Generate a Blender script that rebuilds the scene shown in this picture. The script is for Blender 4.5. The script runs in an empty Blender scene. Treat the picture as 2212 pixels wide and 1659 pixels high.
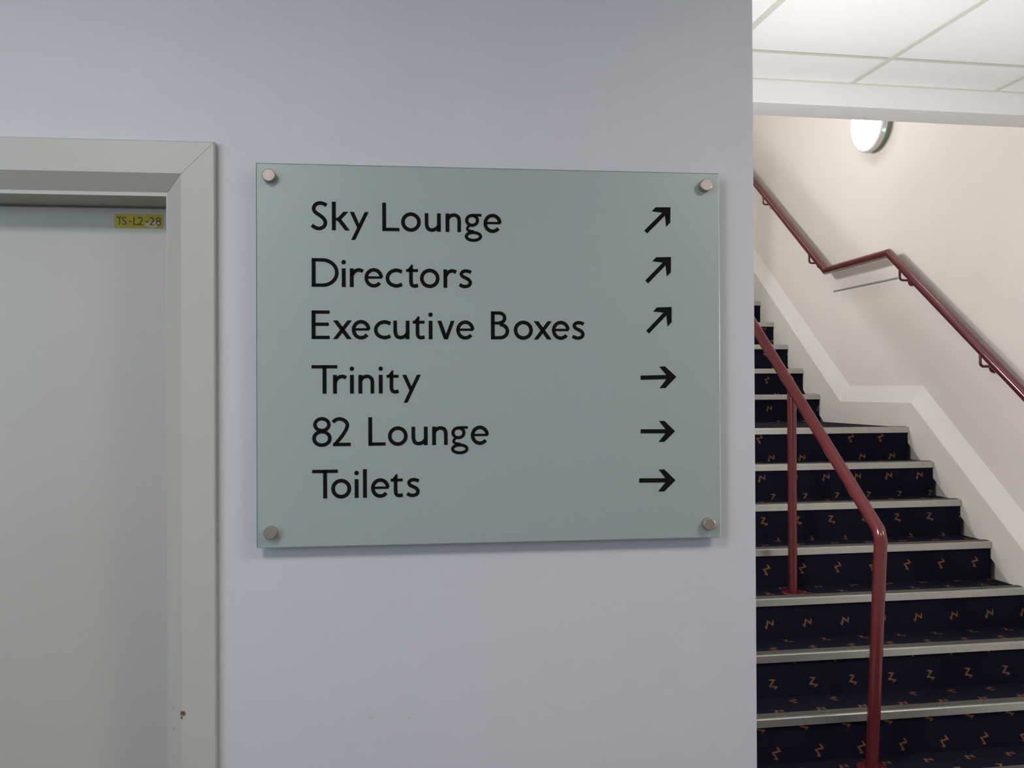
import bpy, bmesh, math
from mathutils import Vector, Matrix

scene = bpy.context.scene
C = scene.collection

# ------------------------------------------------------------------ camera
EYE = 1.57
cam = bpy.data.cameras.new('camera')
cam.sensor_fit = 'HORIZONTAL'
cam.sensor_width = 36.0
cam.lens = 2000.0 / 2212.0 * 36.0
cam.clip_start = 0.02
camo = bpy.data.objects.new('camera', cam)
C.objects.link(camo)
_r = Vector((0.98644445, -0.16403407, -0.00449049))
_u = Vector((0.00333372, -0.00732665, 0.99996760))
_f = Vector((0.16406165, 0.98642747, 0.00668049))
M = Matrix((_r, _u, -_f)).transposed().to_4x4()
M.translation = (0, 0, EYE)
camo.matrix_world = M
scene.camera = camo

# ------------------------------------------------------------------ light and exposure
world = bpy.data.worlds.new('world')
scene.world = world
world.use_nodes = True
bg = world.node_tree.nodes['Background']
bg.inputs['Color'].default_value = (1.0, 0.97, 0.93, 1)
bg.inputs['Strength'].default_value = 0.34

def area(name, loc, target, sx, sy, power, color):
    l = bpy.data.lights.new(name, 'AREA')
    l.shape = 'RECTANGLE'; l.size = sx; l.size_y = sy
    l.energy = power; l.color = color
    o = bpy.data.objects.new(name, l); C.objects.link(o)
    o.location = loc
    o.rotation_euler = (Vector(target) - Vector(loc)).to_track_quat('-Z', 'Y').to_euler()
    return o
# daylight from the lobby window to the left of the viewer
area('window_daylight', (-2.9, -1.0, 2.05), (0.2, 1.9, 2.0), 1.4, 1.1, 33, (0.64, 0.83, 1.0))

scene.view_settings.view_transform = 'Standard'
scene.view_settings.look = 'None'
scene.view_settings.gamma = 1.0
scene.view_settings.use_curve_mapping = False
scene.view_settings.exposure = 0.0

# ------------------------------------------------------------------ materials
def mat(name, col, rough=0.6, metal=0.0, spec=0.5, noise=0.0, nscale=20.0, bump=0.0, bscale=200.0, coat=0.0, emit=None, estr=0.0):
    m = bpy.data.materials.new(name); m.use_nodes = True
    nt = m.node_tree; b = nt.nodes['Principled BSDF']
    b.inputs['Base Color'].default_value = (*col, 1)
    b.inputs['Roughness'].default_value = rough
    b.inputs['Metallic'].default_value = metal
    b.inputs['Specular IOR Level'].default_value = spec
    b.inputs['Coat Weight'].default_value = coat
    if emit:
        b.inputs['Emission Color'].default_value = (*emit, 1)
        b.inputs['Emission Strength'].default_value = estr
    tc = nt.nodes.new('ShaderNodeTexCoord')
    if noise:
        n = nt.nodes.new('ShaderNodeTexNoise'); n.inputs['Scale'].default_value = nscale
        n.inputs['Detail'].default_value = 3
        nt.links.new(tc.outputs['Object'], n.inputs['Vector'])
        r = nt.nodes.new('ShaderNodeValToRGB')
        r.color_ramp.elements[0].position = 0.3; r.color_ramp.elements[1].position = 0.7
        r.color_ramp.elements[0].color = (*[c * (1 - noise) for c in col], 1)
        r.color_ramp.elements[1].color = (*[min(1, c * (1 + noise)) for c in col], 1)
        nt.links.new(n.outputs['Fac'], r.inputs['Fac'])
        nt.links.new(r.outputs['Color'], b.inputs['Base Color'])
    if bump:
        n = nt.nodes.new('ShaderNodeTexNoise'); n.inputs['Scale'].default_value = bscale
        n.inputs['Detail'].default_value = 4
        nt.links.new(tc.outputs['Object'], n.inputs['Vector'])
        bp = nt.nodes.new('ShaderNodeBump'); bp.inputs['Strength'].default_value = bump
        bp.inputs['Distance'].default_value = 0.002
        nt.links.new(n.outputs['Fac'], bp.inputs['Height'])
        nt.links.new(bp.outputs['Normal'], b.inputs['Normal'])
    return m

def spots(m, pts, col):
    """worn marks with a shape of their own: pts = (x, y, z, radius) in object space"""
    nt = m.node_tree; b = nt.nodes['Principled BSDF']
    tc = nt.nodes.new('ShaderNodeTexCoord')
    nz = nt.nodes.new('ShaderNodeTexNoise'); nz.inputs['Scale'].default_value = 160
    nt.links.new(tc.outputs['Object'], nz.inputs['Vector'])
    prev = b.inputs['Base Color'].links[0].from_socket if b.inputs['Base Color'].links else None
    base = tuple(b.inputs['Base Color'].default_value)
    for (x, y, z, rad, sx) in pts:
        mp = nt.nodes.new('ShaderNodeVectorMath'); mp.operation = 'SUBTRACT'
        mp.inputs[1].default_value = (x, y, z)
        nt.links.new(tc.outputs['Object'], mp.inputs[0])
        sc = nt.nodes.new('ShaderNodeVectorMath'); sc.operation = 'MULTIPLY'
        sc.inputs[1].default_value = (sx, 0, 1)
        nt.links.new(mp.outputs[0], sc.inputs[0])
        ln = nt.nodes.new('ShaderNodeVectorMath'); ln.operation = 'LENGTH'
        nt.links.new(sc.outputs[0], ln.inputs[0])
        ad = nt.nodes.new('ShaderNodeMath'); ad.operation = 'MULTIPLY_ADD'
        ad.inputs[1].default_value = rad * 1.6; ad.inputs[2].default_value = -rad * 0.8
        nt.links.new(nz.outputs['Fac'], ad.inputs[0])
        su = nt.nodes.new('ShaderNodeMath'); su.operation = 'ADD'
        nt.links.new(ln.outputs['Value'], su.inputs[0]); nt.links.new(ad.outputs[0], su.inputs[1])
        mr = nt.nodes.new('ShaderNodeMapRange')
        mr.inputs['From Min'].default_value = rad * 0.7; mr.inputs['From Max'].default_value = rad * 1.25
        mr.inputs['To Min'].default_value = col[3]; mr.inputs['To Max'].default_value = 0
        nt.links.new(su.outputs[0], mr.inputs['Value'])
        mx = nt.nodes.new('ShaderNodeMix'); mx.data_type = 'RGBA'
        nt.links.new(mr.outputs['Result'], mx.inputs['Factor'])
        if prev: nt.links.new(prev, mx.inputs[6])
        else: mx.inputs[6].default_value = base
        mx.inputs[7].default_value = (*col[:3], 1)
        prev = mx.outputs[2]
    nt.links.new(prev, b.inputs['Base Color'])
    return m

m_wall = mat('lavender_white_paint', (0.60, 0.60, 0.645), 0.55, noise=0.012, nscale=6, bump=0.12, bscale=260)
spots(m_wall, [(0.022, 0, 0.909, 0.0025, 0.4), (0.10, 0, 0.905, 0.002, 0.5)], (0.40, 0.36, 0.36, 0.4))
m_gloss = mat('off_white_gloss_paint', (0.49, 0.48, 0.45), 0.38, noise=0.012, nscale=8)
m_jamb = mat('off_white_gloss_paint_chipped', (0.49, 0.48, 0.45), 0.38, noise=0.012, nscale=8)
spots(m_jamb, [(-0.3395, 0, 0.940, 0.0045, 0.8), (-0.3425, 0, 0.931, 0.003, 1.4)], (0.09, 0.06, 0.025, 0.95))
spots(m_jamb, [(-0.362, 0, 0.945, 0.003, 1.0), (-0.361, 0, 0.905, 0.0035, 1.0), (-0.361, 0, 0.85, 0.003, 1.0)], (0.33, 0.27, 0.30, 0.5))
m_door = mat('off_white_door_paint', (0.475, 0.465, 0.44), 0.42, noise=0.012, nscale=5)
m_cream = mat('cream_wall_paint', (0.81, 0.755, 0.685), 0.6, noise=0.01, nscale=4, bump=0.08, bscale=220)
m_skirt = mat('stringer_paint', (0.76, 0.73, 0.67), 0.5, noise=0.012, nscale=5)
m_tile = mat('ceiling_tile_white', (0.88, 0.87, 0.86), 0.85, bump=0.25, bscale=320)
m_tbar = mat('ceiling_grid_bar', (0.66, 0.64, 0.58), 0.5)
m_beam = mat('bulkhead_white', (0.84, 0.83, 0.82), 0.6, noise=0.01)
m_maroon = mat('maroon_gloss_paint', (0.108, 0.015, 0.018), 0.16, spec=0.55, noise=0.06, nscale=30)
m_alu = mat('brushed_aluminium', (0.50, 0.49, 0.465), 0.30, metal=0.85, noise=0.05, nscale=60)
m_insert = mat('nosing_insert', (0.075, 0.065, 0.055), 0.7)
m_black = mat('black_vinyl', (0.006, 0.006, 0.007), 0.85, spec=0.12)
m_steel = mat('satin_steel', (0.38, 0.335, 0.315), 0.35, metal=0.7, noise=0.05, nscale=90)
m_yellow = mat('yellow_label', (0.48, 0.36, 0.012), 0.5, noise=0.08, nscale=60)
m_lwhite = mat('lamp_white_plastic', (0.72, 0.70, 0.70), 0.4)
m_lgrey = mat('lamp_grey_base', (0.24, 0.25, 0.22), 0.5)
m_diff = mat('lamp_diffuser', (0.95, 0.95, 0.95), 0.4, emit=(1.0, 0.99, 0.97), estr=18.0)
m_led = mat('green_led', (0.2, 0.8, 0.4), 0.4, emit=(0.25, 1.0, 0.5), estr=2.2)
m_tube = mat('fluorescent_diffuser', (0.95, 0.95, 0.95), 0.4, emit=(1.0, 0.93, 0.84), estr=8.0)
m_panel = mat('light_panel_diffuser', (0.95, 0.95, 0.95), 0.4, emit=(1.0, 0.95, 0.90), estr=27.0)
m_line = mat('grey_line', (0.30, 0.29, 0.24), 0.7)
m_floor = mat('lobby_carpet', (0.035, 0.032, 0.03), 0.95, noise=0.2, nscale=60)
m_upper = mat('upper_landing_carpet', (0.012, 0.013, 0.03), 0.95)

def carpet_material():
    m = bpy.data.materials.new('navy_carpet_orange_zigzag'); m.use_nodes = True
    nt = m.node_tree; N = nt.nodes; L = nt.links
    b = N['Principled BSDF']; b.inputs['Roughness'].default_value = 0.95
    b.inputs['Specular IOR Level'].default_value = 0.1
    def mt(op, a, bb=None, c=None):
        n = N.new('ShaderNodeMath'); n.operation = op
        for i, v in enumerate((a, bb, c)):
            if v is None: continue
            if isinstance(v, (int, float)): n.inputs[i].default_value = v
            else: L.new(v, n.inputs[i])
        return n.outputs[0]
    tc = N.new('ShaderNodeTexCoord'); sp = N.new('ShaderNodeSeparateXYZ')
    L.new(tc.outputs['Object'], sp.inputs[0])
    x = sp.outputs[0]; path = mt('ADD', sp.outputs[1], sp.outputs[2])
    RS, CS = 0.1005, 0.172
    v = mt('DIVIDE', path, RS); row = mt('FLOOR', v)
    odd = mt('MODULO', row, 2.0)
    u = mt('ADD', mt('DIVIDE', x, CS), mt('MULTIPLY', row, 0.37))
    du = mt('MULTIPLY', mt('SUBTRACT', mt('FRACT', u), 0.5), CS)
    dv = mt('MULTIPLY', mt('SUBTRACT', mt('FRACT', v), 0.5), RS)
    # rotate the motif by row
    third = mt('MODULO', row, 3.0)
    ang = mt('MULTIPLY_ADD', third, 0.75, 0.42)
    ca = mt('COSINE', ang); sa = mt('SINE', ang)
    a = mt('ADD', mt('MULTIPLY', du, ca), mt('MULTIPLY', dv, sa))
    bb = mt('SUBTRACT', mt('MULTIPLY', dv, ca), mt('MULTIPLY', du, sa))
    # zigzag stroke: b = A * triangle(a)
    tri = mt('PINGPONG', mt('ADD', a, 0.1 + 0.0075), 0.015)
    zz = mt('MULTIPLY', mt('SUBTRACT', tri, 0.0075), 1.55)
    d = mt('ABSOLUTE', mt('SUBTRACT', bb, zz))
    on1 = mt('LESS_THAN', d, 0.0068)
    on2 = mt('LESS_THAN', mt('ABSOLUTE', a), 0.0225)
    mask = mt('MULTIPLY', on1, on2)
    nz = N.new('ShaderNodeTexNoise'); nz.inputs['Scale'].default_value = 180
    L.new(tc.outputs['Object'], nz.inputs['Vector'])
    wear = N.new('ShaderNodeMapRange')
    wear.inputs['From Min'].default_value = 0.35; wear.inputs['From Max'].default_value = 0.6
    wear.inputs['To Min'].default_value = 0.35; wear.inputs['To Max'].default_value = 0.95
    L.new(nz.outputs['Fac'], wear.inputs['Value'])
    mask = mt('MULTIPLY', mask, wear.outputs['Result'])
    pile = N.new('ShaderNodeTexNoise'); pile.inputs['Scale'].default_value = 420
    L.new(tc.outputs['Object'], pile.inputs['Vector'])
    cr = N.new('ShaderNodeValToRGB')
    cr.color_ramp.elements[0].position = 0.35; cr.color_ramp.elements[0].color = (0.004, 0.004, 0.009, 1)
    cr.color_ramp.elements[1].position = 0.7; cr.color_ramp.elements[1].color = (0.012, 0.012, 0.028, 1)
    L.new(pile.outputs['Fac'], cr.inputs['Fac'])
    mx = N.new('ShaderNodeMix'); mx.data_type = 'RGBA'
    L.new(mask, mx.inputs['Factor']); L.new(cr.outputs['Color'], mx.inputs[6])
    mx.inputs[7].default_value = (0.235, 0.112, 0.052, 1)
    L.new(mx.outputs[2], b.inputs['Base Color'])
    bp = N.new('ShaderNodeBump'); bp.inputs['Strength'].default_value = 0.4; bp.inputs['Distance'].default_value = 0.002
    L.new(pile.outputs['Fac'], bp.inputs['Height']); L.new(bp.outputs['Normal'], b.inputs['Normal'])
    return m
m_carpet = carpet_material()

def glass_material(name, col, trans, colt):
    """frosted glass: scatters light back and through, with a smooth front"""
    m = bpy.data.materials.new(name); m.use_nodes = True
    nt = m.node_tree; N = nt.nodes; L = nt.links
    N.remove(N['Principled BSDF'])
    d = N.new('ShaderNodeBsdfDiffuse'); d.inputs['Color'].default_value = (*col, 1)
    t = N.new('ShaderNodeBsdfTranslucent'); t.inputs['Color'].default_value = (*colt, 1)
    g = N.new('ShaderNodeBsdfGlossy'); g.inputs['Roughness'].default_value = 0.40
    g.inputs['Color'].default_value = (0.9, 0.95, 0.95, 1)
    m1 = N.new('ShaderNodeMixShader'); m1.inputs[0].default_value = trans
    L.new(d.outputs[0], m1.inputs[1]); L.new(t.outputs[0], m1.inputs[2])
    fr = N.new('ShaderNodeFresnel'); fr.inputs['IOR'].default_value = 1.85
    m2 = N.new('ShaderNodeMixShader')
    L.new(fr.outputs[0], m2.inputs[0]); L.new(m1.outputs[0], m2.inputs[1]); L.new(g.outputs[0], m2.inputs[2])
    L.new(m2.outputs[0], N['Material Output'].inputs['Surface'])
    return m
m_glass = glass_material('frosted_glass', (0.53, 0.61, 0.595), 0.42, (0.76, 0.87, 0.85))
m_edge_shaded = mat('glass_edge_shaded', (0.10, 0.145, 0.135), 0.25)  # dark line of the top and left edges, shade put into the colour
m_edge_lit = mat('glass_edge_lit', (0.55, 0.66, 0.64), 0.2)  # bright line of the bottom and right edges, light put into the colour

# ------------------------------------------------------------------ mesh helpers
def link(name, verts, faces, material, parent=None, smooth=False, loc=None, rotz=0.0):
    me = bpy.data.meshes.new(name)
    me.from_pydata([tuple(v) for v in verts], [], faces)
    bm = bmesh.new(); bm.from_mesh(me)
    bmesh.ops.recalc_face_normals(bm, faces=bm.faces)
    bm.to_mesh(me); bm.free()
    for mm in (material if isinstance(material, (list, tuple)) else [material]):
        me.materials.append(mm)
    if smooth:
        for p in me.polygons: p.use_smooth = True
    o = bpy.data.objects.new(name, me); C.objects.link(o)
    if parent: o.parent = parent
    if loc: o.location = loc
    o.rotation_euler.z = rotz
    return o

class MB:
    def __init__(s): s.v = []; s.f = []
    def box(s, x0, x1, y0, y1, z0, z1):
        b = len(s.v)
        s.v += [(x0,y0,z0),(x1,y0,z0),(x1,y1,z0),(x0,y1,z0),(x0,y0,z1),(x1,y0,z1),(x1,y1,z1),(x0,y1,z1)]
        s.f += [tuple(b+i for i in q) for q in ((0,3,2,1),(4,5,6,7),(0,1,5,4),(1,2,6,5),(2,3,7,6),(3,0,4,7))]
        return s
    def rings(s, rings, cap0=True, cap1=True, close=False):
        n = len(rings[0]); b = len(s.v)
        for r in rings: s.v += [tuple(p) for p in r]
        m = len(rings)
        for i in range(m if close else m-1):
            for j in range(n):
                a = b+i*n+j; c = b+i*n+(j+1) % n; i2 = (i+1) % m
                s.f.append((a, c, b+i2*n+(j+1) % n, b+i2*n+j))
        if not close:
            if cap0: s.f.append(tuple(b+j for j in range(n)))
            if cap1: s.f.append(tuple(b+(m-1)*n+j for j in reversed(range(n))))
        return s
    def prism(s, poly, axis, a0, a1):
        """poly in the two other axes, extruded along axis"""
        def P(p, a):
            if axis == 'x': return (a, p[0], p[1])
            if axis == 'y': return (p[0], a, p[1])
            return (p[0], p[1], a)
        return s.rings([[P(p, a0) for p in poly], [P(p, a1) for p in poly]])
    def tube(s, pts, rad, n=16):
        """round bar along pts with mitred joints"""
        pts = [Vector(p) for p in pts]
        rings = []; t0 = (pts[1]-pts[0]).normalized()
        up = Vector((1,0,0)) if abs(t0.x) < 0.9 else Vector((0,0,1))
        for i, p in enumerate(pts):
            ta = (p-pts[i-1]).normalized() if i else None
            tb = (pts[i+1]-p).normalized() if i < len(pts)-1 else None
            if ta is None: ta = tb
            if tb is None: tb = ta
            nrm = (ta+tb).normalized()
            a = up - ta*up.dot(ta); a.normalize(); c = ta.cross(a)
            ring = []
            for k in range(n):
                w = 2*math.pi*k/n
                q = p + (a*math.cos(w)+c*math.sin(w))*rad
                den = ta.dot(nrm)
                q = q - ta*((q-p).dot(nrm)/den)
                ring.append(q)
            up = a
            rings.append(ring)
        return s.rings(rings)
    def lathe(s, prof, origin, axis, n=32):
        """prof = (radius, distance along axis)"""
        ax = Vector(axis).normalized(); o = Vector(origin)
        a = ax.orthogonal().normalized(); c = ax.cross(a)
        return s.rings([[o+ax*h+(a*math.cos(2*math.pi*k/n)+c*math.sin(2*math.pi*k/n))*r for k in range(n)] for r, h in prof])
    def build(s, name, material, parent=None, smooth=False, **k):
        return link(name, s.v, s.f, material, parent, smooth, **k)

def auto_smooth(o, deg=35):
    me = o.data
    for p in me.polygons: p.use_smooth = True
    bm = bmesh.new(); bm.from_mesh(me)
    for e in bm.edges:
        if len(e.link_faces) == 2 and e.calc_face_angle(0) > math.radians(deg): e.smooth = False
    bm.to_mesh(me); bm.free()

def bevel(o, w, seg=2):
    md = o.modifiers.new('bevel', 'BEVEL'); md.width = w; md.segments = seg; md.limit_method = 'ANGLE'
    return o

def thing(name, label, cat, loc=(0,0,0), rotz=0, group=None):
    o = bpy.data.objects.new(name, None); C.objects.link(o)
    o.empty_display_size = 0.05
    o.location = loc; o.rotation_euler.z = rotz
    o['label'] = label; o['category'] = cat
    if group: o['group'] = group
    return o
def struct(o): o['kind'] = 'structure'; return o

# ------------------------------------------------------------------ the sign wall (slightly askew to the stairs)
WY = -0.05
WO = Vector((0, 1.9, 0))
def wall_pt(x, y, z):
    c, s = math.cos(WY), math.sin(WY)
    return Vector((c*x - s*y, 1.9 + s*x + c*y, z))
def on_wall(o): o.location = WO; o.rotation_euler.z = WY; return o

ZC = 2.7254                       # suspended ceiling
XE = 0.8348                       # free end of the sign wall
OX, OZ = -0.374, 1.9666           # inner edge of the architrave
DX0 = OX - 0.86                   # other side of the door opening
b = MB()
poly = [(-3.2, 0), (DX0-0.05, 0), (DX0-0.05, OZ+0.05), (OX+0.05, OZ+0.05), (OX+0.05, 0), (XE, 0), (XE, ZC+0.02), (-3.2, ZC+0.02)]
b.prism(poly, 'y', 0.0, 0.15)
wall_front = on_wall(struct(b.build('wall_front', m_wall)))
bevel(wall_front, 0.004, 2)

# door: frame pieces and leaf
door = bpy.data.objects.new('door_1', None); C.objects.link(door); on_wall(door); struct(door)
prof = [(0, 0.01), (0.0325, -0.018), (0.0945, -0.018), (0.097, -0.0155), (0.097, -0.0002), (0.0495, -0.0002), (0.0495, 0.01)]
def piece(name, fa, fb, material):
    return MB().rings([[fa(u, y) for u, y in prof], [fb(u, y) for u, y in prof]]).build(name, material, door)
g = 0.0004
piece('architrave_head', lambda u, y: (DX0-u+g, y, OZ+u), lambda u, y: (OX+u-g, y, OZ+u), m_gloss)
piece('architrave_jamb', lambda u, y: (OX+u, y, 0), lambda u, y: (OX+u, y, OZ+u-g), m_jamb)
piece('architrave_jamb', lambda u, y: (DX0-u, y, 0), lambda u, y: (DX0-u, y, OZ+u-g), m_gloss)
LX, LZ = -0.3765, 1.9592
MB().box(DX0+0.0025, LX, 0.0102, 0.149, LZ, OZ+0.0495).build('lining_head', m_gloss, door)
MB().box(LX, OX+0.0495, 0.0102, 0.149, 0, OZ+0.0495).build('lining_jamb', m_gloss, door)
MB().box(DX0-0.0495, DX0+0.0025, 0.0102, 0.149, 0, OZ+0.0495).build('lining_jamb', m_gloss, door)
leaf = MB().box(DX0+0.006, LX-0.003, 0.12, 0.162, 0.006, LZ-0.004).build('door_leaf', m_door, door)
bevel(leaf, 0.0015, 1)

# ------------------------------------------------------------------ other walls, floor, ceiling
XR = 2.9187                       # face of the stair stringer
XW = 2.9637                       # face of the right wall
struct(MB().box(XW, XW+0.15, 0.9, 9.0, 0, 5.0).build('wall_right', m_cream))
struct(MB().box(0.70, 0.80, 2.03, 9.0, 0, 5.0).build('wall_left', m_cream))
struct(MB().box(0.70, XW+0.15, 9.0, 9.12, 0, 5.0).build('wall_back', m_cream))
struct(MB().box(-3.4, XW+0.2, -3.2, 9.0, -0.05, 0).build('floor', m_floor))
struct(MB().box(0.70, XW+0.15, 3.4096, 9.12, 4.6, 4.7).build('ceiling_stairwell', m_beam))

ceil = struct(MB().box(-3.3, XW+0.15, -1.8, 3.36, ZC+0.03, ZC+0.06).build('ceiling', m_beam))
YB, YC, GX, GS = 3.2493, 2.9815, 1.8487, 0.6015
BW = 0.022
xs = [GX + GS*k for k in range(-6, 3)]
ys = [YC - GS*k for k in range(0, 8)]
LIGHT_TILES = {(1, 4): 'square light panel in the tiled ceiling in front of the white door', (5, 4): 'square light panel in the tiled ceiling in front of the stairs'}
light_spots = []
tile_me = None
def tile(x0, x1, y0, y1, me=None):
    w, d = x1-x0-BW, y1-y0-BW
    b = MB().box(-w/2, w/2, -d/2, d/2, 0, 0.014)
    o = b.build('ceiling_tile', m_tile, ceil)
    o.location = ((x0+x1)/2, (y0+y1)/2, ZC+0.0035)
    return o
XMAX = XW
for ix in range(len(xs)-1):
    x0, x1 = xs[ix], min(xs[ix+1], XMAX)
    if x1 - x0 < 0.06: continue
    tile(x0, x1, YC, YB+BW/2)
    for iy in range(len(ys)-1):
        if (ix, iy) in LIGHT_TILES and iy >= 1:
            light_spots.append(((x0+x1)/2, (ys[iy]+ys[iy+1])/2, LIGHT_TILES[(ix, iy)])); continue
        tile(x0, x1, ys[iy+1], ys[iy])
for x in xs:
    if x < XMAX: MB().box(x-BW/2, x+BW/2, ys[-1], YB, ZC, ZC+0.03).build('grid_bar', m_tbar, ceil)
for y in ys:
    MB().box(xs[0], XMAX, y-0.0075, y+0.0075, ZC+0.0005, ZC+0.029).build('grid_bar', m_tbar, ceil)
MB().box(xs[0], XMAX, YB-0.008, YB+0.004, ZC+0.0002, ZC+0.029).build('grid_bar', m_tbar, ceil)
# boxed bulkhead at the foot of the stair void
ZB, YBB = 2.6415, 3.4096
beam = struct(MB().box(0.70, XW, YB, YBB, ZB, 4.62).build('trim_1', m_beam))
beam['label'] = 'white boxed bulkhead edge below the tiled ceiling'
bevel(beam, 0.003, 1)
for (lx, ly, lab_) in light_spots:
    t = thing('ceiling_light', lab_, 'light', (lx, ly, ZC), 0, 'lobby ceiling lights')
    MB().box(-0.283, 0.283, -0.283, 0.283, 0.008, 0.02).build('diffuser', m_panel, t)
    fr = MB()
    for (x0, x1, y0, y1) in ((-0.288, 0.288, -0.288, -0.27), (-0.288, 0.288, 0.27, 0.288), (-0.288, -0.27, -0.27, 0.27), (0.27, 0.288, -0.27, 0.27)):
        fr.box(x0, x1, y0, y1, 0.0, 0.0078)
    fr.build('frame', m_lwhite, t)
# fluorescent batten over the landing, hung from the stairwell ceiling
def batten(x, y0, y1, z, label):
    t = thing('fluorescent_batten', label, 'light', (x, (y0+y1)/2, z), 0, 'stairwell battens')
    h = (y1-y0)/2
    MB().box(-0.05, 0.05, -h, h, 0.03, 0.08).build('housing', m_lwhite, t)
    MB().prism([(-0.045, 0.03), (-0.04, 0.0), (-0.02, -0.018), (0.02, -0.018), (0.04, 0.0), (0.045, 0.03)], 'y', -h+0.01, h-0.01).build('diffuser', m_tube, t)
    for yy in (-h*0.6, h*0.6): MB().tube([(0, yy, 0.08), (0, yy, 4.6-z)], 0.006, 8).build('rod', m_lwhite, t)
batten(1.86, 4.3, 5.8, 4.2, 'long fluorescent batten over the stair landing')
batten(1.86, 6.6, 8.1, 4.4, 'long fluorescent batten over the upper flight')

# ------------------------------------------------------------------ staircase
Y0, RISE, GO, LAND = 3.0381, 0.17, 0.21884, 0.74817
def ny(i): return Y0 + GO*i + (LAND if i >= 8 else 0)
def nz(i): return RISE*(i+1)
stairs = thing('staircase', 'carpeted staircase with dark navy treads and silver nosings rising to a landing', 'staircase', (0, 0, 0))
SX0 = 0.80
nose_prof = None
for i in range(0, 14):
    z0 = max(0.0, nz(i)-RISE-0.02); y1 = ny(i+1)+0.03
    st = MB().box(SX0+0.001, XR, ny(i), y1, z0, nz(i)).build('step', m_carpet, stairs)
    yy, zz = ny(i), nz(i)
    # aluminium L profile wrapped over the step edge
    pr = [(yy-0.012, zz-0.027), (yy-0.001, zz-0.027), (yy-0.001, zz+0.0005), (yy+0.045, zz+0.0005), (yy+0.045, zz+0.004), (yy-0.008, zz+0.004), (yy-0.012, zz)]
    MB().prism(pr, 'x', SX0+0.002, XR-0.002).build('nosing', m_alu, st)
    MB().box(SX0+0.002, XR-0.002, yy+0.008, yy+0.040, zz+0.0041, zz+0.0058).build('nosing_insert', m_insert, st)
struct(MB().box(SX0, XR+0.04, ny(13)+0.25, 9.0, nz(13)-0.2, nz(13)).build('floor_upper', m_upper))

# sloping plaster stringer along the right wall, with a chamfered top
SL = 0.7700
top = [(0.9, 0.13), (4.537-(1.492-0.13)/SL, 0.13), (4.537, 1.492), (5.275, 1.492), (8.2, 1.492+2.925*SL)]
bot = [(0.9, 0.0), (2.9, 0.0), (4.60, 1.3), (5.40, 1.3), (8.2, 1.3+2.8*0.74)]
CH = 0.095
t1 = top; t2 = [(0.9, 0.13+CH), (top[1][0]-CH*0.36, 0.13+CH), (4.537-CH*0.36, 1.492+CH), (5.275-CH*0.36, 1.492+CH), (8.2, top[4][1]+CH)]
vs = []; fs = []
n = 5
for (ln, x) in ((bot, XR), (t1, XR), (t2, XW), (bot, XW)):
    vs += [(x, y, z) for y, z in ln]
for r in range(4):
    a, c = r*n, ((r+1) % 4)*n
    for k in range(n-1): fs.append((a+k, a+k+1, c+k+1, c+k))
fs += [(0, n, 2*n, 3*n), (n-1, 4*n-1, 3*n-1, 2*n-1)]
struct(link('baseboard_right', vs, fs, m_skirt))

tr = struct(MB().prism([(XW-0.004, 2.180), (XW-0.0002, 2.178), (XW-0.0002, 2.190), (XW-0.004, 2.188)], 'y', 4.72, 5.425).build('wall_line', m_line))  # thin grey line built as a shallow strip on the wall face
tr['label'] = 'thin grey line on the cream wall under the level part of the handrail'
# ------------------------------------------------------------------ handrails
HX = 2.8887
wr = thing('handrail', 'maroon tube handrail fixed to the cream wall, stepping level at the landing', 'handrail', (HX, 3.0, 0))
rail_pts = [(3.0, 1.062), (4.688, 2.316), (5.385, 2.308), (6.95, 3.49)]
rl = MB().tube([(0, y-3.0, z) for y, z in rail_pts], 0.023, 20).build('rail', m_maroon, wr); auto_smooth(rl)
def rail_z(y):
    for (a, za), (c, zc) in zip(rail_pts, rail_pts[1:]):
        if a <= y <= c: return za + (zc-za)*(y-a)/(c-a)
dxw = XW - HX
for yb in (6.285, 5.60, 4.585, 3.935):
    z = rail_z(yb)
    br = MB().lathe([(0.001, 0.0), (0.030, 0.0), (0.032, 0.004), (0.030, 0.009), (0.012, 0.013), (0.001, 0.013)], (dxw-0.0005, yb-3.0, z-0.085), (-1, 0, 0), 24).build('bracket', m_maroon, wr)
    auto_smooth(br)
    arc = [(0, yb-3.0, z-0.015), (0, yb-3.0, z-0.068)]
    for k in range(1, 6):
        w = math.pi/2*k/5
        arc.append((0.017-0.017*math.cos(w), yb-3.0, z-0.068-0.017*math.sin(w)))
    arc.append((dxw-0.006, yb-3.0, z-0.085))
    a = MB().tube(arc, 0.0065, 10).build('arm', m_maroon, br); auto_smooth(a, 60)

PX = 1.861
cr_ = thing('handrail', 'maroon tube handrail on posts down the middle of the stairs', 'handrail', (PX, 3.10, 0))
Y_B, Z_B = 3.088, 1.050
cslope = (1.837-Z_B)/(4.111-Z_B*0-Y_B)
pts = [(0, 3.155-3.10, nz(0)+0.006), (0, Y_B-3.10-0.002, Z_B-0.03), (0, Y_B-3.10+0.012, Z_B+0.008), (0, 6.6-3.10, Z_B+cslope*(6.6-Y_B))]
rl = MB().tube(pts, 0.0235, 20).build('rail', m_maroon, cr_); auto_smooth(rl, 50)
for yp, i in ((3.775, 3), (5.85, 9)):
    zt = Z_B + cslope*(yp-Y_B)
    ps = MB().tube([(0, yp-3.10, nz(i)+0.004), (0, yp-3.10, zt)], 0.0195, 18).build('post', m_maroon, cr_); auto_smooth(ps)
    fl = MB().lathe([(0.001, 0.0), (0.05, 0.0), (0.05, 0.005), (0.047, 0.008), (0.001, 0.008)], (0, yp-3.10, nz(i)+0.001), (0, 0, 1), 24).build('flange', m_maroon, ps); auto_smooth(fl)
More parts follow.
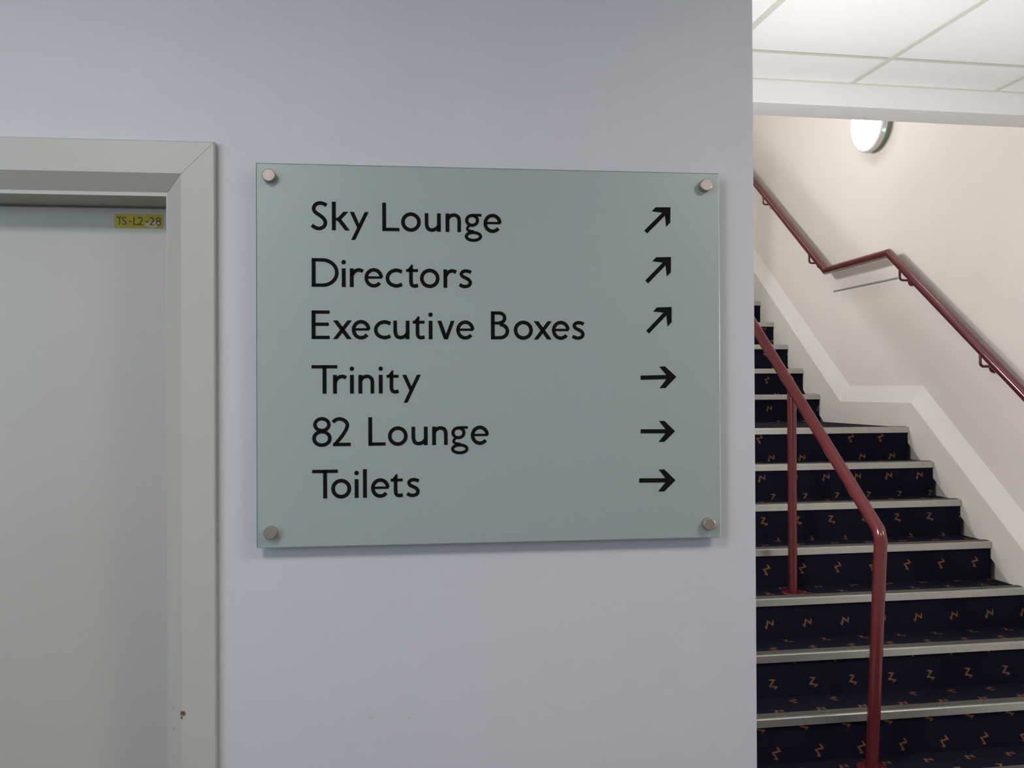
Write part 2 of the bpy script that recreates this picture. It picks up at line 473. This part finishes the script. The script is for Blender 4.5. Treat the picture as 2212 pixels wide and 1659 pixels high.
fl = MB().lathe([(0.001, 0.0), (0.055, 0.0), (0.055, 0.005), (0.052, 0.008), (0.001, 0.008)], (0, 3.155-3.10, nz(0)+0.001), (0, 0, 1), 24).build('flange', m_maroon, cr_); auto_smooth(fl)

# ------------------------------------------------------------------ round emergency light on the right wall
def round_lamp(loc, sx, label, dmat):
    """round bulkhead light; sx = -1 faces left, +1 faces right"""
    t = thing('wall_lamp', label, 'lamp', loc, 0, 'round stair wall lights')
    ax = (sx, 0, 0); o0 = (sx*0.0005, 0, 0)
    o = MB().lathe([(0.001, 0.0), (0.163, 0.0), (0.165, 0.004), (0.163, 0.026), (0.001, 0.026)], o0, ax, 56).build('base', m_lgrey, t); auto_smooth(o)
    o = MB().lathe([(0.14, 0.026), (0.166, 0.026), (0.170, 0.032), (0.168, 0.056), (0.160, 0.062), (0.14, 0.062)], o0, ax, 56).build('rim', m_lwhite, t); auto_smooth(o)
    pd = [(0.157, 0.060)] + [(0.157*math.cos(w)**0.7, 0.062+0.034*math.sin(w)) for w in [math.pi/2*k/10 for k in range(1, 10)]] + [(0.002, 0.0962)]
    o = MB().lathe(pd, o0, ax, 56).build('diffuser', dmat, t); auto_smooth(o)
    o = MB().lathe([(0.008, 0), (0.008, 0.006), (0.005, 0.009), (0.001, 0.0095)], (sx*0.044, -0.146, -0.083), (sx*0.25, -1, -0.57), 14).build('indicator', m_led, t); auto_smooth(o)
    o['label'] = 'small green indicator light'
    return t
round_lamp((XW, 4.925, 3.106), -1, 'round white lit emergency light high on the cream wall above the wall handrail', m_diff)
# unseen copies of it, added to brighten the stair area
m_fill_left = mat('fill_lamp_left', (0.95, 0.95, 0.95), 0.4, emit=(0.95, 0.97, 1.0), estr=82.0)
m_fill_upper = mat('fill_lamp_upper', (0.95, 0.95, 0.95), 0.4, emit=(0.96, 0.97, 1.0), estr=102.0)
m_fill_right = mat('fill_lamp_right', (0.95, 0.95, 0.95), 0.4, emit=(0.95, 0.97, 1.0), estr=26.0)
round_lamp((0.80, 2.45, 1.80), 1, 'added unseen round fill lamp behind the end of the sign wall', m_fill_left)
round_lamp((0.80, 5.30, 3.106), 1, 'added unseen round fill lamp facing the emergency light across the stairs', m_fill_upper)
round_lamp((XW, 2.2, 1.80), -1, 'added unseen round fill lamp at the foot of the wall handrail', m_fill_right)  # on the right wall, added to brighten the ceiling and bulkhead

# ------------------------------------------------------------------ sign lettering: humanist sans letters drawn as strokes
class Glyph:
    def __init__(s): s.v = []; s.f = []
    def poly(s, pts):
        b = len(s.v); s.v += list(pts); s.f.append(tuple(range(b, b+len(pts)))); return s
    def bar(s, x0, y0, x1, y1): return s.poly([(x0,y0),(x1,y0),(x1,y1),(x0,y1)])
    def diag(s, x0, y0, x1, y1, w=0.13):
        L = math.hypot(x1-x0, y1-y0); hw = w/2*L/abs(y1-y0)
        return s.poly([(x0-hw,y0),(x0+hw,y0),(x1+hw,y1),(x1-hw,y1)])
    def stroke(s, pts, w, smooth=True, close=False):
        if smooth:
            out = []; m = len(pts)
            for i in range(m-1):
                p0 = pts[max(i-1,0)]; p1 = pts[i]; p2 = pts[i+1]; p3 = pts[min(i+2,m-1)]
                for k in range(5):
                    t = k/5
                    out.append(tuple(0.5*((2*p1[c])+(-p0[c]+p2[c])*t+(2*p0[c]-5*p1[c]+4*p2[c]-p3[c])*t*t+(-p0[c]+3*p1[c]-3*p2[c]+p3[c])*t**3) for c in (0,1)))
            out.append(pts[-1]); pts = out
        m = len(pts); L = []; Rr = []
        for i, p in enumerate(pts):
            if close: a = pts[i-1]; c = pts[(i+1) % m]
            else: a = pts[max(i-1,0)]; c = pts[min(i+1,m-1)]
            dx, dy = c[0]-a[0], c[1]-a[1]; d = math.hypot(dx, dy) or 1
            nx, ny_ = -dy/d*w/2, dx/d*w/2
            L.append((p[0]+nx, p[1]+ny_)); Rr.append((p[0]-nx, p[1]-ny_))
        for i in range(m if close else m-1):
            j = (i+1) % m
            s.poly([L[i], Rr[i], Rr[j], L[j]])
        return s
    def ring(s, cx, cy, rx, ry, w, n=40):
        pts = [(cx+(rx-w/2)*math.cos(2*math.pi*k/n), cy+(ry-w/2)*math.sin(2*math.pi*k/n)) for k in range(n)]
        return s.stroke(pts, w, False, True)
    def arc(s, cx, cy, rx, ry, a0, a1, w, n=28):
        pts = [(cx+rx*math.cos(math.radians(a0+(a1-a0)*k/n)), cy+ry*math.sin(math.radians(a0+(a1-a0)*k/n))) for k in range(n+1)]
        return s.stroke(pts, w, False)
    def dot(s, cx, cy, r, n=20): return s.poly([(cx+r*math.cos(2*math.pi*k/n), cy+r*math.sin(2*math.pi*k/n)) for k in range(n)])
XH = 0.655
def glyph(ch, W=0.135):
    g = Glyph(); H = W*0.87; c = W/2
    if ch == 'S': g.stroke([(.525,.865),(.42,.925),(.29,.945),(.15,.89),(.085,.75),(.14,.625),(.28,.525),(.41,.42),(.485,.285),(.445,.14),(.31,.06),(.16,.075),(.02,.165)], W*.95)
    elif ch == 'k': g.bar(0,0,W,1.0); g.diag(.19,.34,.485,XH,W*.92); g.diag(.535,0,.20,.44,W*.98)
    elif ch == 'y': g.diag(.115,-.33,.585,XH,W*.92); g.poly([(0,XH),(.145,XH),(.375,.13),(.29,.02)])
    elif ch == 'L': g.bar(0,0,W,1.0); g.bar(0,0,.6,H)
    elif ch == 'o': g.ring(.345,.33,.345,.345,W*.97)
    elif ch == 'u': g.stroke([(c,XH),(c,.40),(c+.005,.24),(.12,.11),(.23,.06),(.34,.075),(.43,.13),(.50,.22)], W*.95); g.bar(.435,0,.435+W,XH)
    elif ch == 'n': g.bar(0,0,W,XH); g.stroke([(c,.44),(.14,.545),(.26,.60),(.38,.585),(.46,.51),(.483,.38),(.483,.2),(.483,0)], W*.95)
    elif ch == 'g':
        g.ring(.265,.425,.25,.23,W*.85); g.bar(.27,.565,.60,.565+.095)
        g.stroke([(.17,.24),(.10,.16),(.11,.085),(.20,.045),(.33,.03)], W*.72); g.ring(.31,-.145,.31,.195,W*.82)
    elif ch == 'e': g.arc(.325,.33,.325-c*.95,.345-c*.95,3,322,W*.95); g.bar(.06,.30,.61,.385)
    elif ch == 'D':
        g.bar(0,0,W,1.0); g.bar(0,1-H,.37,1.0); g.bar(0,0,.37,H); g.arc(.365,.5,.565-c,.5-H/2,90,-90,W*.93)
    elif ch == 'i': g.bar(0,0,W,XH); g.dot(c,.87,.078)
    elif ch == 'r': g.bar(0,0,W,XH); g.stroke([(c,.40),(.15,.53),(.25,.592),(.35,.60),(.455,.555)], W*.95)
    elif ch == 'c': g.stroke([(.575,.545),(.47,.59),(.36,.605),(.21,.56),(.10,.45),(.066,.33),(.10,.20),(.21,.10),(.36,.055),(.47,.07),(.575,.115)], W*.95)
    elif ch == 't': g.stroke([(.172,.70),(.172,.45),(.172,.22),(.20,.10),(.29,.055),(.42,.08)], W*.95); g.bar(.0,.55,.42,XH); g.poly([(0,.57),(.185,.81),(.24,.81),(.24,.57)])
    elif ch == 's': g.stroke([(.43,.55),(.34,.595),(.22,.605),(.12,.565),(.085,.485),(.14,.405),(.25,.35),(.355,.285),(.40,.19),(.355,.095),(.24,.055),(.13,.065),(.02,.12)], W*.92)
    elif ch == 'E': g.bar(0,0,W,1.0); g.bar(0,1-H,.62,1.0); g.bar(0,.46,.59,.46+H); g.bar(0,0,.62,H)
    elif ch == 'x': g.diag(.565,0,.08,XH,W); g.diag(.075,0,.575,XH,W*.92)
    elif ch == 'v': g.diag(.30,0,.07,XH,W); g.diag(.30,0,.54,XH,W*.92)
    elif ch == 'B':
        g.bar(0,0,W,1.0); g.bar(0,1-H,.29,1.0); g.arc(.29,.765,.235-c*.5,.235-H/2,90,-90,W*.92); g.bar(0,.53,.30,.53+H*.9)
        g.arc(.32,.295,.335-c,.295-H/2,90,-90,W*.95); g.bar(0,0,.32,H)
    elif ch == 'T': g.bar(0,1-H,.885,1.0); g.bar(.445-c,0,.445+c,1.0)
    elif ch == '8': g.ring(.335,.755,.30,.265,W*.9); g.ring(.335,.275,.335,.295,W*.93)
    elif ch == '2': g.stroke([(.02,.835),(.11,.915),(.25,.95),(.40,.905),(.505,.79),(.50,.65),(.41,.47),(.26,.26),(.09,.06)], W*.93); g.bar(.02,0,.63,H)
    elif ch == 'l': g.bar(0,0,W,1.0)
    elif ch == '-': g.bar(0,.38,.30,.38+H)
    return g
def flat_mesh(name, polys_v, polys_f, y0, y1, material, parent, loc):
    """flat shape in the x/z plane with a real (thin) thickness towards the viewer"""
    bm = bmesh.new()
    for f in polys_f:
        a = [bm.verts.new((polys_v[i][0], y0, polys_v[i][1])) for i in f]
        c = [bm.verts.new((polys_v[i][0], y1, polys_v[i][1])) for i in f]
        bm.faces.new(a); bm.faces.new(c[::-1])
        for k in range(len(f)):
            j = (k+1) % len(f); bm.faces.new((a[k], c[k], c[j], a[j]))
    bmesh.ops.recalc_face_normals(bm, faces=bm.faces)
    me = bpy.data.meshes.new(name); bm.to_mesh(me); bm.free(); me.materials.append(material)
    o = bpy.data.objects.new(name, me); C.objects.link(o); o.parent = parent; o.location = loc
    return o

SXa, SXb, SZa, SZb = -0.1962, 0.7476, 1.2615, 2.0207
SD = 0.030                         # front of the glass stands this far off the wall
sign = thing('directory_sign', 'frosted green glass directory sign with black lettering and arrows on the pale wall', 'sign', wall_pt(0, 0, SZa), WY)
def sl(x, z): return (x, z - SZa)
T = 0.008
CHF = 0.0016
h_ = SZb-SZa
fv = [(SXa+CHF, -SD, CHF), (SXb-CHF, -SD, CHF), (SXb-CHF, -SD, h_-CHF), (SXa+CHF, -SD, h_-CHF),
      (SXa, -SD+CHF, 0), (SXb, -SD+CHF, 0), (SXb, -SD+CHF, h_), (SXa, -SD+CHF, h_),
      (SXa, -SD+T, 0), (SXb, -SD+T, 0), (SXb, -SD+T, h_), (SXa, -SD+T, h_)]
ff = [(0, 1, 2, 3), (8, 11, 10, 9)] + [(k, (k+1) % 4, 4+(k+1) % 4, 4+k) for k in range(4)] + [(4+k, 4+(k+1) % 4, 8+(k+1) % 4, 8+k) for k in range(4)]
glass = link('glass_panel', fv, ff, [m_glass, m_edge_shaded, m_edge_lit], sign)
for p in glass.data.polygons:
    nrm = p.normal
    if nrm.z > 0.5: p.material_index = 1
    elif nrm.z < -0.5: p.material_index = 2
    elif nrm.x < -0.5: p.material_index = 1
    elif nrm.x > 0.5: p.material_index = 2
CAP = 0.0569
TEXT = [
 ('Sky Lounge', 1.8896, [('S', -0.0891), ('k', -0.0487), ('y', -0.0136), ('L', 0.0505), ('o', 0.0879), ('u', 0.1349), ('n', 0.1769), ('g', 0.2154), ('e', 0.2536)]),
 ('Directors', 1.7768, [('D', -0.0885), ('i', -0.0297), ('r', -0.014), ('e', 0.0148), ('c', 0.0566), ('t', 0.0974), ('o', 0.1251), ('r', 0.1722), ('s', 0.2035)]),
 ('Executive Boxes', 1.6731, [('E', -0.089), ('x', -0.0472), ('e', -0.0105), ('c', 0.0331), ('u', 0.0715), ('t', 0.1101), ('i', 0.1422), ('v', 0.1597), ('e', 0.1974), ('B', 0.2679), ('o', 0.3143), ('x', 0.3555), ('e', 0.3927), ('s', 0.4343)]),
 ('Trinity', 1.5646, [('T', -0.0894), ('r', -0.0476), ('i', -0.0143), ('n', 0.0023), ('i', 0.0425), ('t', 0.0578), ('y', 0.0889)]),
 ('82 Lounge', 1.4604, [('8', -0.0886), ('2', -0.0491), ('L', 0.0215), ('o', 0.0602), ('u', 0.1069), ('n', 0.1483), ('g', 0.1861), ('e', 0.226)]),
 ('Toilets', 1.3571, [('T', -0.0889), ('o', -0.0518), ('i', -0.0057), ('l', 0.0106), ('e', 0.0263), ('t', 0.0654), ('s', 0.0968)]),
]
for words, base, letters in TEXT:
    ln = bpy.data.objects.new('text_line', None); C.objects.link(ln); ln.parent = sign
    ln.empty_display_size = 0.02
    ln.location = (letters[0][1], -SD, base-SZa)
    ln['label'] = 'black words ' + words
    for ch, x in letters:
        gl = glyph(ch)
        flat_mesh('letter', [(px*CAP, pz*CAP) for px, pz in gl.v], gl.f, -0.0007, -0.0001, m_black, ln, (x-letters[0][1], 0, 0))
ARROW = [(0, .058), (.72, .058), (.53, .29), (.69, .295), (1.0, 0), (.69, -.30), (.52, -.30), (.72, -.058), (0.0, -.058)]
for (xa, za, xb, zb) in [(0.5899,1.8958,0.6428,1.9479),(0.5913,1.7924,0.6432,1.8447),(0.5927,1.6886,0.644,1.741),(0.5775,1.5946,0.6531,1.5963),(0.5769,1.4841,0.6499,1.4834),(0.5734,1.3827,0.6503,1.382)]:
    dx, dz = xb-xa, zb-za
    P = [(u*dx - v*dz, u*dz + v*dx) for u, v in ARROW]
    o = flat_mesh('arrow', P, [(0,1,7,8),(1,2,3,4),(1,4,7),(4,5,6,7)], -0.0007, -0.0001, m_black, sign, (xa, -SD, za-SZa))
    o['label'] = 'black arrow pointing up and right' if dz > 0.02 else 'black arrow pointing right'
for (x, z) in ((-0.1695, 1.9935), (0.7151, 1.993), (-0.1687, 1.2926), (0.7177, 1.2911)):
    cpo = MB().lathe([(0.001, 0.016), (0.0112, 0.016), (0.0128, 0.0145), (0.0128, 0.0), (0.001, 0.0)], (x, -SD-0.0002, z-SZa), (0, -1, 0), 28).build('standoff_cap', m_steel, sign)
    auto_smooth(cpo)
    sp = MB().lathe([(0.001, 0.0), (0.009, 0.0), (0.009, SD-T-0.0006), (0.001, SD-T-0.0006)], (x, -0.0003, z-SZa), (0, -1, 0), 20).build('spacer', m_steel, cpo); auto_smooth(sp)

# ------------------------------------------------------------------ yellow code label on the door
lx0, lx1, lz0, lz1 = -0.5085, -0.4104, 1.9132, 1.9427
lab = thing('door_label', 'small yellow code label stuck at the top corner of the white door', 'label', wall_pt((lx0+lx1)/2, 0.12, lz0), WY)
w2 = (lx1-lx0)/2
MB().box(-w2, w2, -0.0006, -0.0001, 0, lz1-lz0).build('backing', m_yellow, lab)
spots(m_yellow, [(0.026, 0, 0.008, 0.0055, 0.5), (0.036, 0, 0.010, 0.004, 0.6)], (0.55, 0.53, 0.48, 0.8))
m_ink = mat('faded_black_ink', (0.035, 0.035, 0.015), 0.6)
hh = 0.0165
for ch, x in (('T', -.0445), ('S', -.0335), ('-', -.0205), ('L', -.0105), ('2', -.001), ('-', .0135), ('2', .022), ('8', .0345)):
    gl = glyph(ch, 0.12)
    sxx = 0.0105/0.63 if ch in '28SL' else (0.0125/0.885 if ch == 'T' else 0.022)
    flat_mesh('letter', [(px*sxx*0.98, pz*hh) for px, pz in gl.v], gl.f, -0.0009, -0.00065, m_ink, lab, (x, 0, 0.0068))
